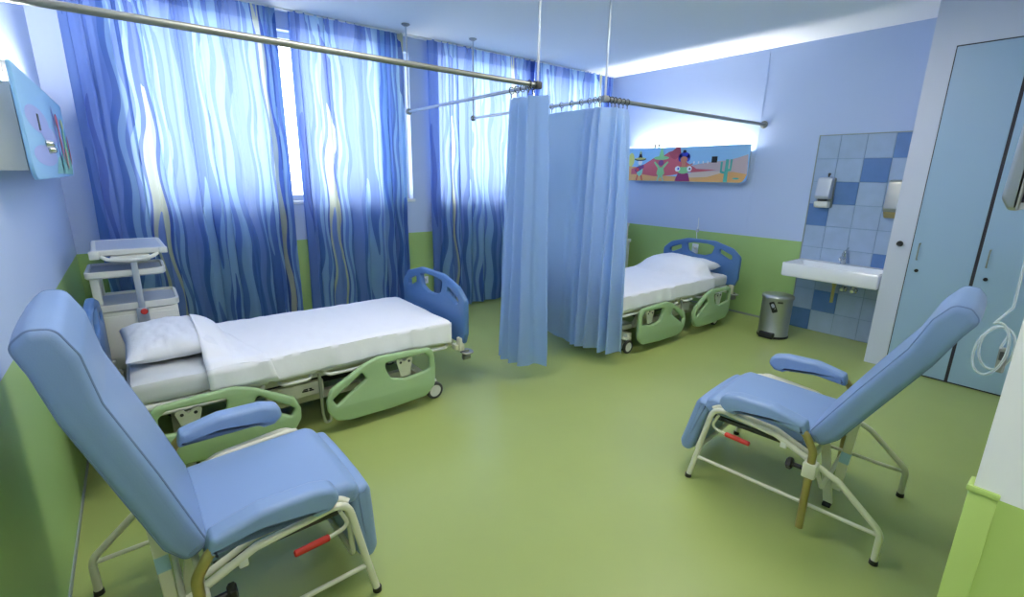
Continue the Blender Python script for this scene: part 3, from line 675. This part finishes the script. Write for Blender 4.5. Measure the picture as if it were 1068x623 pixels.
# ------------------------------------------------------------------ recliner chairs
def make_chair(label, loc, yaw, near, recline, leg_tilt, arm_dz):
    """local +x = forward from the rear feet, +y = left; near = side (+1 left, -1 right) with lever and knob"""
    t = thing('recliner_chair', label, 'chair', loc, yaw, 'blue recliner chairs'); HW = .3235
    so = fillet2([(.315, .37), (.79, .372), (.812, .40), (.805, .445), (.77, .466), (.60, .462), (.315, .452)], [.02, .03, .03, .03, .03, .1, .02], 5)
    b = MB(); b.pad(so, .265, .03, crown=.006); seat = b.build('seat', M['vinyl'], t)
    b = MB(); b.box((.33, -.25, .345), (.77, .25, .368), .006); b.build('seat_base', M['dark'], seat)
    # backrest in its own plane: a along thickness (forward +), c along the height
    po = fillet2([(-.012, -.02), (0, .0), (.004, .28), (.0, .54), (.022, .68), (.012, .765), (-.035, .785), (-.085, .765), (-.085, .68), (-.098, .54), (-.098, .05), (-.07, -.03)], [.02, .02, .2, .1, .06, .04, .03, .04, .1, .1, .05, .03], 5)
    ca, sa = math.cos(recline), math.sin(recline); pv = Vector((.325, 0, .462))
    tb = lambda a, l, c: (pv.x + a * ca - c * sa, l, pv.z + a * sa + c * ca)
    b = MB(); b.pad(po, .265, .028, tb, crown=.004); back = b.build('backrest', M['vinyl'], t)
    ins = offset_poly(po, -.0006)
    for s in (-1, 1):
        b = MB(); ring = offset_poly(po, .0075)
        b.tube([Vector(tb(p[0], s * .2485, p[1])) for p in offset_poly(po, .0035)], .0034, 0, 6, True); b.build('piping', M['seam'], back)
    cl, sl_ = math.cos(leg_tilt), math.sin(leg_tilt); lv = Vector((.815, 0, .43))
    lo = fillet2([(-.035, .0), (.03, -.005), (.04, -.04), (.04, -.30), (.02, -.335), (-.02, -.335), (-.04, -.30), (-.045, -.05)], [.02, .03, .03, .04, .03, .03, .03, .02], 5)
    tl = lambda a, l, c: (lv.x + a * cl - c * sl_, l, lv.z + a * sl_ + c * cl)
    b = MB(); b.pad(lo, .255, .028, tl, crown=.004); leg = b.build('leg_rest', M['vinyl'], t)
    b = MB(); q = [tl(-.052, -.22, -.05), tl(-.052, -.22, -.31), tl(-.052, .22, -.31), tl(-.052, .22, -.05)]; b.tube(q, .011, .03, 8); b.build('leg_rest_bar', M['cream'], leg)
    for s in (-1, 1):
        dz = arm_dz if s == near else 0
        ao = fillet2([(.31, .508), (.325, .567), (.46, .598), (.62, .594), (.69, .575), (.70, .525), (.665, .496), (.62, .492), (.60, .506), (.46, .525)], [.012, .02, .08, .06, .04, .035, .02, .01, .02, .1], 5)
        b = MB(); b.pad([(p[0], p[1] + dz) for p in ao], .042, .02, lambda a, l, c, s=s: (a, s * .335 + l, c)); arm = b.build('armrest', M['vinyl'], t)
        b = MB(); zt = .535 + dz; b.tube([(.345, s * .357, zt), (.315, s * .357, zt - .02), (.278, s * .357, zt - .085), (.278, s * .357, .065 + dz)], .0165, .06, 10); b.build('armrest_post', M['tan'], arm)
        y = s * HW
        b = MB(); b.tube([(0, y, .006), (0.0, y, .155), (.173, y, .306), (.44, y, .419), (.735, y, .447), (.787, y, .18), (.823, y, .006)], .0135, .07, 10)
        b.tube([(.009, y, .140), (.783, y, .140)], .009); b.tube([(.30, s * .292, .372), (.45, s * .292, .432), (.72, s * .292, .445), (.745, s * .31, .43)], .011, .04)
        fr = b.build('side_frame', M['cream'], t)
        for x in (0, .823):
            k = MB(); k.cyl((x, y, 0), (x, y, .022), .017, .016, bev=.002); k.build('rubber_foot', M['black'], fr)
        b = MB(); b.box((.252, y - .02 + s * .02, .295), (.305, y + .025 + s * .03, .365), .006); b.build('post_clamp', M['cream'], fr)
        b = MB(); b.box((.388, y - .012, .372), (.415, y + .014, .402), .004); b.build('clip', M['cabwhite'], fr)
    y = near * HW
    b = MB(); b.cyl((.300, y + near * .033, .325), (.345, y + near * .033, .325), .010)
    b.rings([[Vector((x, y + near * .033 + r * (1 + .12 * math.cos(5 * 2 * PI * j / 30)) * math.cos(2 * PI * j / 30), .325 + r * (1 + .12 * math.cos(5 * 2 * PI * j / 30)) * math.sin(2 * PI * j / 30))) for j in range(30)] for x, r in ((.345, .018), (.352, .026), (.366, .026), (.372, .018))])
    b.build('clamp_knob', M['black'], t)
    b = MB(); yl = near * .30; b.tube([(.715, yl, .40), (.745, yl, .325), (.67, yl, .312), (.655, yl, .312)], .0075, .03); lev = b.build('lever', M['cream'], t)
    b = MB(); b.cyl((.672, yl, .312), (.552, yl, .308), .0125, .012, bev=.004); b.build('grip', M['red'], lev)
    # cross members, back stay and prop leg
    b = MB(); b.cyl((.29, -HW, .352), (.29, HW, .352), .011)
    for s in (-1, 1): b.tube([(.24, s * .27, .22), (.29, s * .27, .352)], .009)
    b.cyl((.24, -.27, .22), (.24, .27, .22), .010); b.build('cross_bar', M['cream'], t)
    b = MB(); b.cyl((.735, -HW, .418), (.735, HW, .418), .011); b.build('cross_bar', M['cream'], t)
    yy = near * .08; p0 = Vector(tb(-.10, 0, .10)); p1 = Vector((.212, 0, .13)); d = (p1 - p0); L = d.length; ang = math.atan2(d.z, d.x)
    T = Matrix.Translation((p0.x, yy, p0.z)) @ Matrix.Rotation(-ang, 4, 'Y')
    b = MB(); b.box((0, -.008, -.019), (L, .008, .019), .003, 1, T); st = b.build('back_stay', M['cream'], t)
    b = MB(); b.box((L * .45, -.0088, -.0192), (L * .60, .0088, .0192), 0, 1, T); b.build('label', M['label'], st)
    p0 = Vector((.30, 0, .35)); p1 = Vector((.238, 0, .012)); d = p1 - p0; L = d.length
    T = Matrix.Translation((p0.x, near * .03, p0.z)) @ Matrix.Rotation(-math.atan2(d.z, d.x), 4, 'Y')
    b = MB(); b.box((0, -.008, -.02), (L, .008, .02), .003, 1, T); pl = b.build('prop_leg', M['cream'], t)
    b = MB(); b.box((.222, near * .03 - .026, 0), (.258, near * .03 + .026, .02), .004); b.build('rubber_foot', M['black'], pl)
    return t
make_chair('blue vinyl recliner standing left front beside the bed with the pillow', (-.302, 1.785, 0), math.radians(2.0), -1, math.radians(18), math.radians(3), -.03)
make_chair('blue vinyl recliner standing right front before the aqua wardrobe doors', (2.5665, .392, 0), math.radians(95.8), 1, math.radians(29.5), math.radians(14), -.03)

# ------------------------------------------------------------------ bedside cabinets with overbed table
def make_cabinet(label, loc, rz, table=True):
    t = thing('bedside_cabinet', label, 'bedside cabinet', loc, rz, 'white bedside cabinets'); w, d = .215, .40
    b = MB(); b.box((-w, 0, .07), (w, d, .69), .012); b.build('body', M['cabwhite'], t)
    b = MB(); b.box((-w + .015, -.012, .10), (w - .015, .0, .66), .006); b.build('door', M['cabwhite'], t)
    def tray(z, x1, dep, name, lip=.035):
        o = fillet2([(-w - .012, -.012), (x1, -.012), (x1, dep), (-w - .012, dep)], [.03, .07, .07, .03], 6); i2 = offset_poly(o, .022)
        b = MB(); b.rings([[Vector((p[0], p[1], zz)) for p in pl] for pl, zz in ((offset_poly(o, .01), z - lip), (o, z - lip + .01), (o, z - .004), (offset_poly(o, .004), z), (offset_poly(o, .016), z), (i2, z - .018), (offset_poly(i2, .01), z - .02))])
        k = b.build(name, M['cabwhite'], t)
        b = MB(); b.rings([[Vector((p[0], p[1], zz)) for p in offset_poly(i2, -.002)] for zz in (z - .021, z - .0165)]); b.build('tray_mat', M['tray'], k); return k
    tray(.735, w + .012, d + .02, 'top_tray', .05); tray(.95, w - .035, .37, 'upper_tray', .045)
    for y in (.03, .33):
        b = MB(); b.box((-w + .005, y, .73), (-w + .05, y + .035, .92), .008); b.build('tray_post', M['cabwhite'], t)
    for x in (-.17, .17):
        for y in (.05, .35):
            b = MB(); b.cyl((x - .012, y, .025), (x + .012, y, .025), .025, bev=.003); b.box((x - .016, y - .012, .03), (x + .016, y + .012, .075), .004); b.build('caster', M['dark'], t)
    if not table: return t
    b = MB(); b.box((.005, -.030, .62), (.04, -.012, 1.03), .004, 2); b.box((-.01, -.034, .60), (.055, -.008, .70), .006); col = b.build('table_column', M['rail_white'], t)
    b = MB(); b.cyl((.03, -.032, .675), (.03, -.045, .675), .02, .018, bev=.003); b.build('release_button', M['red'], col)
    b = MB(); o = fillet2([(-.175, -.03), (.20, -.03), (.20, .03), (.185, .56), (-.20, .56), (-.175, .03)], [.02, .02, .02, .04, .04, .02], 5)
    b.rings([[Vector((p[0], p[1], zz)) for p in pl] for pl, zz in ((offset_poly(o, .012), 1.045), (o, 1.055), (o, 1.078), (offset_poly(o, .006), 1.084), (offset_poly(o, .02), 1.084), (offset_poly(o, .026), 1.079))])
    tt = b.build('overbed_table', M['cabwhite'], t)
    b = MB(); b.rings([[Vector((p[0], p[1], zz)) for p in offset_poly(o, .025)] for zz in (1.078, 1.0805)]); b.build('table_mat', M['tray'], tt)
    b = MB(); b.tube([(-.13, -.02, 1.045), (-.10, -.045, 1.025), (.02, -.06, 1.015), (.12, -.045, 1.03), (.15, -.02, 1.047)], .012, .05); b.box((-.09, -.045, 1.005), (.11, .0, 1.045), .012); b.build('table_handle', M['cabwhite'], tt)
    b = MB(); b.box((-.185, -.036, 1.03), (-.135, -.005, 1.08), .006); b.box((.16, -.036, 1.045), (.205, -.005, 1.083), .006); b.build('table_corner', M['cabwhite'], tt)
    return t
c1 = make_cabinet('white bedside cabinet with open trays and lifted tabletop in the left corner', (-.075, 3.83, 0), 0)
make_cabinet('white bedside cabinet mostly hidden behind the blue curtain beside the far bed', (5.19, 4.62, 0), PI, False)

# ------------------------------------------------------------------ curtain rails and privacy curtains
X1, Y1, E1 = 2.229, 2.595, 4.50; X2, Y2, E2 = 2.975, 2.665, 4.50
def rail(label, corner, yend, xwall):
    t = thing('curtain_rail', label, 'curtain rail', (corner[0], corner[1], ZR), 0, 'privacy curtain rails'); dx = xwall - corner[0]; L = yend - corner[1]
    b = MB(); s = 1 if dx > 0 else -1
    b.cyl((-s * .02, 0, 0), (dx, 0, 0), .0165, seg=16); b.build('wall_rod', M['alu'], t)
    b = MB(); b.cyl((0, 0, 0), (0, L, 0), .0125, seg=16); b.build('side_rod', M['rail_white'], t)
    b = MB(); b.cyl((dx - s * .025, 0, 0), (dx - s * .0005, 0, 0), .036, .04, bev=.004); b.build('wall_flange', M['alu'], t)
    b = MB(); b.box((-.024, -.024, -.024), (.024, .024, .024), .01, 3); b.build('corner_joint', M['dark'] if s < 0 else M['alu'], t)
    b = MB(); b.lathe([(.002, -.03), (.018, -.026), (.028, -.012), (.03, 0), (.028, .012), (.018, .026), (.002, .03)], (0, L, 0), 20); b.build('end_knob', M['alu'], t)
    for y in (0, L):
        b = MB(); b.cyl((0, y, .01), (0, y, H - ZR), .0085, seg=12); h = b.build('hanger', M['rail_white'], t)
        b = MB(); b.lathe([(.04, -.001), (.04, -.008), (.015, -.022)], (0, y, H - ZR), 24); b.build('ceiling_flange', M['alu'], h)
    return t
rail('grey curtain rail running from the left wall over the near bed, hung from the ceiling', (X1, Y1), E1, XL)
rail('grey curtain rail running from the right wall over the far bed, hung from the ceiling', (X2, Y2), E2, XR)

def smooth_path(pts, n=8):
    P = [Vector((p[0], p[1], 0)) for p in pts]; out = []
    for i in range(len(P) - 1):
        p0, p1, p2, p3 = P[max(0, i - 1)], P[i], P[i + 1], P[min(len(P) - 1, i + 2)]
        for k in range(n):
            t = k / n; out.append(.5 * ((2 * p1) + (-p0 + p2) * t + (2 * p0 - 5 * p1 + 4 * p2 - p3) * t * t + (-p0 + 3 * p1 - 3 * p2 + p3) * t ** 3))
    out.append(P[-1]); return out
def hang(name, top, bot, z0, z1, m, origin, rows=36, ease=1.0, wob=.006, seed=0, hem=None):
    """cloth between a top path and a bottom path (same number of points), with UVs in metres of cloth"""
    b = MB(); n = len(top); g = []; us = [0]
    for i in range(1, n): us.append(us[-1] + (bot[i] - bot[i - 1]).length)
    uvl = b.bm.loops.layers.uv.new('UVMap'); uv = {}
    for r in range(rows + 1):
        t = (r / rows); k = t ** ease; row = []
        for i in range(n):
            p = top[i].lerp(bot[i], k); zb = z0 + (hem(i / (n - 1)) if hem else 0); z = z1 + (zb - z1) * t
            w = wob * t; p = p + Vector((noise.noise(Vector((us[i] * 5 + seed, z * 1.6, 0))) * w, noise.noise(Vector((us[i] * 5 + seed, z * 1.6, 9))) * w, 0))
            v = b.bm.verts.new((p.x, p.y, z)); uv[v] = (us[i], z); row.append(v)
        g.append(row)
    for r in range(rows):
        for i in range(n - 1):
            f = b.bm.faces.new((g[r][i], g[r][i + 1], g[r + 1][i + 1], g[r + 1][i])); f.smooth = True
            for l in f.loops: l[uvl].uv = uv[l.vert]
    o = b.build(name, m, origin=origin, ang=180); return o
def ring(o, loc, ax):
    """rail ring as a part of curtain o, loc in world"""
    b = MB(); c = Vector(loc) - o.location; r = .022
    pts = [c + (Vector((math.cos(2 * PI * k / 16) * r, 0, math.sin(2 * PI * k / 16) * r)) if ax == 'y' else Vector((0, math.cos(2 * PI * k / 16) * r, math.sin(2 * PI * k / 16) * r))) for k in range(16)]
    b.tube(pts, .0035, 0, 6, True); b.tube([c + Vector((0, 0, -r)), c + Vector((0, 0, -r - .03))], .003); b.build('curtain_ring', M['dark'], o)
def zig(a, bb, n, amp, seed, skew=0.0):
    """zigzag folds from point a to point bb"""
    rnd = random.Random(seed); A, B = Vector((a[0], a[1])), Vector((bb[0], bb[1])); d = B - A; nrm = Vector((-d.y, d.x)).normalized(); out = []
    for i in range(n + 1):
        t = i / n + (rnd.uniform(-.25, .25) / n if 0 < i < n else 0); s = amp * (1 if i % 2 else -1) * rnd.uniform(.7, 1.2) if 0 < i < n else 0
        q = A + d * t + nrm * s + d.normalized() * skew * (1 if i % 2 else -1) * (1 if 0 < i < n else 0); out.append((q.x, q.y))
    return out
# near bundle, gathered round the corner of the left rail
k1t = zig((X1 + .0, Y1 + .30), (X1 + .015, Y1 + .05), 7, .034, 3) + zig((X1 + .03, Y1 - .0), (X1 + .11, Y1 + .0), 4, .03, 5)[1:]
k1b = zig((X1 - .03, Y1 + .36), (X1 + .02, Y1 + .06), 7, .066, 4, .016) + zig((X1 + .06, Y1 - .02), (X1 + .19, Y1 + .03), 4, .055, 6, .016)[1:]
pc1 = hang('privacy_curtain', smooth_path(k1t, 10), smooth_path(k1b, 10), .125, ZR - .055, M['privacy'], (X1 + .05, Y1 + .15, .12), ease=.8, wob=.02, seed=1)
tag(pc1, 'plain blue privacy curtain gathered at the corner of the near bed rail', 'curtain', 'plain blue privacy curtains')
for y in (.28, .22, .16, .10, .05): ring(pc1, (X1, Y1 + y, ZR), 'y')
for x in (-.03, -.075): ring(pc1, (X1 + x, Y1, ZR), 'x')
# far curtain: thin flat stretch along the side rod, then folds round the corner
flat = [(X2 + .004 * math.sin(i * 1.3), Y2 + .95 - i * .75 / 12) for i in range(12)]
k2t = flat + zig((X2, Y2 + .20), (X2 - .0, Y2 + .03), 6, .03, 8) + zig((X2 + .04, Y2 - .015), (X2 + .27, Y2 - .005), 6, .03, 9)[1:]
flatb = [(X2 - .02 + .012 * math.sin(i * 1.1), Y2 + .97 - i * .72 / 12) for i in range(12)]
k2b = flatb + zig((X2 - .05, Y2 + .22), (X2 - .05, Y2 + .03), 6, .05, 10, .012) + zig((X2 - .04, Y2 - .02), (X2 + .085, Y2 - .27), 6, .062, 11, .016)[1:]
pc2 = hang('privacy_curtain', smooth_path(k2t, 10), smooth_path(k2b, 10), .115, ZR - .055, M['privacy'], (X2, Y2, .11), ease=.45, wob=.014, seed=4, hem=lambda u: .05 * max(0, 1 - u * 3))
tag(pc2, 'plain blue privacy curtain half drawn along the rail of the far bed', 'curtain', 'plain blue privacy curtains')
for y in (.88, .74, .60, .48, .36, .25, .16, .10, .05): ring(pc2, (X2, Y2 + y, ZR), 'y')
for x in (.04, .08, .12, .17, .22, .27): ring(pc2, (X2 + x, Y2, ZR), 'x')

# window curtains
def wcurtain(x0, x1, seed, label, back0=0.0, back1=0.0, u0=0.0):
    rnd = random.Random(seed); n = int((x1 - x0) * 150); top, bot = [], []
    ph = [rnd.uniform(0, 6.28) for _ in range(8)]
    def fold(x, f, a, k):
        s = x * 2 * PI
        g = s * f + 1.6 * math.sin(s * f * .23 + ph[k]) + .9 * math.sin(s * f * .41 + ph[k + 1])
        return a * math.sin(g) * (.75 + .35 * math.sin(s * .9 + ph[k + 2])), a * .55 * math.sin(2 * g)
    xs = []
    if back0: xs += [(x0 + back0 * (1 - i / 30), 1) for i in range(30)]
    xs += [(x0 + (x1 - x0) * i / n, 0) for i in range(n + 1)]
    if back1: xs += [(x1 - back1 * (i + 1) / 30, 1) for i in range(30)]
    yc = YW - .10
    for x, bk in xs:
        d1, e1 = fold(x, 14.0, .024, 0); d2, e2 = fold(x, 6.0, .054, 3)
        off = .045 if bk else 0
        if bk: d1, d2 = d1 * .4, d2 * .3
        top.append(Vector((x + e1 * .5, yc + d1 * .7 + off, 0))); bot.append(Vector((x + e2 * .6, yc - .012 + d2 + d1 * .25 + off * .9, 0)))
    o = hang('window_curtain', top, bot, .03, H - .003, M['curtain'], ((x0 + x1) / 2, yc, .03), rows=44, ease=.6, wob=.012, seed=seed)
    return tag(o, label, 'curtain', 'striped blue window curtains')
wcurtain(-.225, 1.175, 11, 'striped blue window curtain in the left corner behind the bedside cabinet', 0, .13)
wcurtain(1.285, 2.345, 23, 'striped blue window curtain behind the middle of the near bed', .06, .30)
wcurtain(2.635, 4.06, 37, 'striped blue window curtain seen between the near bed footboard and the privacy curtain', .12, .1)
wcurtain(4.10, 5.50, 52, 'striped blue window curtain in the far corner above the privacy curtain', .1, .1)

# ------------------------------------------------------------------ room ceiling lamps, added corridor fill lamp, daylight
def ceiling_lamp(label, x, y, lx, ly):
    t = thing('ceiling_lamp', label, 'ceiling lamp', (x, y, H))
    b = MB(); b.box((-lx, -ly, -.05), (lx, -ly + .03, 0)); b.box((-lx, ly - .03, -.05), (lx, ly, 0)); b.box((-lx, -ly + .03, -.05), (-lx + .03, ly - .03, 0)); b.box((lx - .03, -ly + .03, -.05), (lx, ly - .03, 0)); b.build('frame', M['pvc'], t)
    b = MB(); b.box((-lx + .03, -ly + .03, -.045), (lx - .03, ly - .03, -.03)); b.build('diffuser', M['ceilglow'], t)
ceiling_lamp('flat ceiling lamp over the open floor near the left chair', .9, 1.9, .6, .3)
ceiling_lamp('flat ceiling lamp over the open floor near the right chair', 3.1, 1.75, .6, .3)
ceiling_lamp('flat fill lamp added out of view in the corridor behind the doorway', .1, -.75, .6, .3)  # unseen lamp, added as frontal fill from behind the camera

wd = bpy.data.worlds.new('daylight'); bpy.context.scene.world = wd; wd.use_nodes = True
nt = wd.node_tree; bg = nt.nodes['Background']; bg.inputs['Color'].default_value = (.95, .98, 1.0, 1); bg.inputs['Strength'].default_value = 6.2
for (a, c, z0, z1) in (W1, W2):
    L = bpy.data.lights.new('daylight_portal', 'AREA'); L.shape = 'RECTANGLE'; L.size = c - a; L.size_y = z1 - z0; L.cycles.is_portal = True
    o = bpy.data.objects.new('daylight_portal', L); C.objects.link(o); o.location = ((a + c) / 2, YW + .26, (z0 + z1) / 2); o.rotation_euler = (-PI / 2, 0, 0)

# ------------------------------------------------------------------ camera
f, yaw, pitch, roll = 496.1532, math.radians(38.1845), math.radians(-14.5023), math.radians(.9234)
cam = bpy.data.cameras.new('camera'); cam.sensor_fit = 'HORIZONTAL'; cam.sensor_width = 36; cam.lens = f / 1068 * 36; cam.clip_start = .02
fw = Vector((math.sin(yaw) * math.cos(pitch), math.cos(yaw) * math.cos(pitch), math.sin(pitch))); rt = Vector((math.cos(yaw), -math.sin(yaw), 0)); up = rt.cross(fw)
r2 = rt * math.cos(roll) + up * math.sin(roll); u2 = up * math.cos(roll) - rt * math.sin(roll)
co = bpy.data.objects.new('camera', cam); C.objects.link(co)
co.matrix_world = Matrix(((r2.x, u2.x, -fw.x, 0), (r2.y, u2.y, -fw.y, 0), (r2.z, u2.z, -fw.z, 1.566), (0, 0, 0, 1)))
S = bpy.context.scene; S.camera = co
S.view_settings.view_transform = 'Standard'; S.view_settings.look = 'None'; S.view_settings.gamma = 1.0; S.view_settings.use_curve_mapping = False
S.view_settings.exposure = 0.12
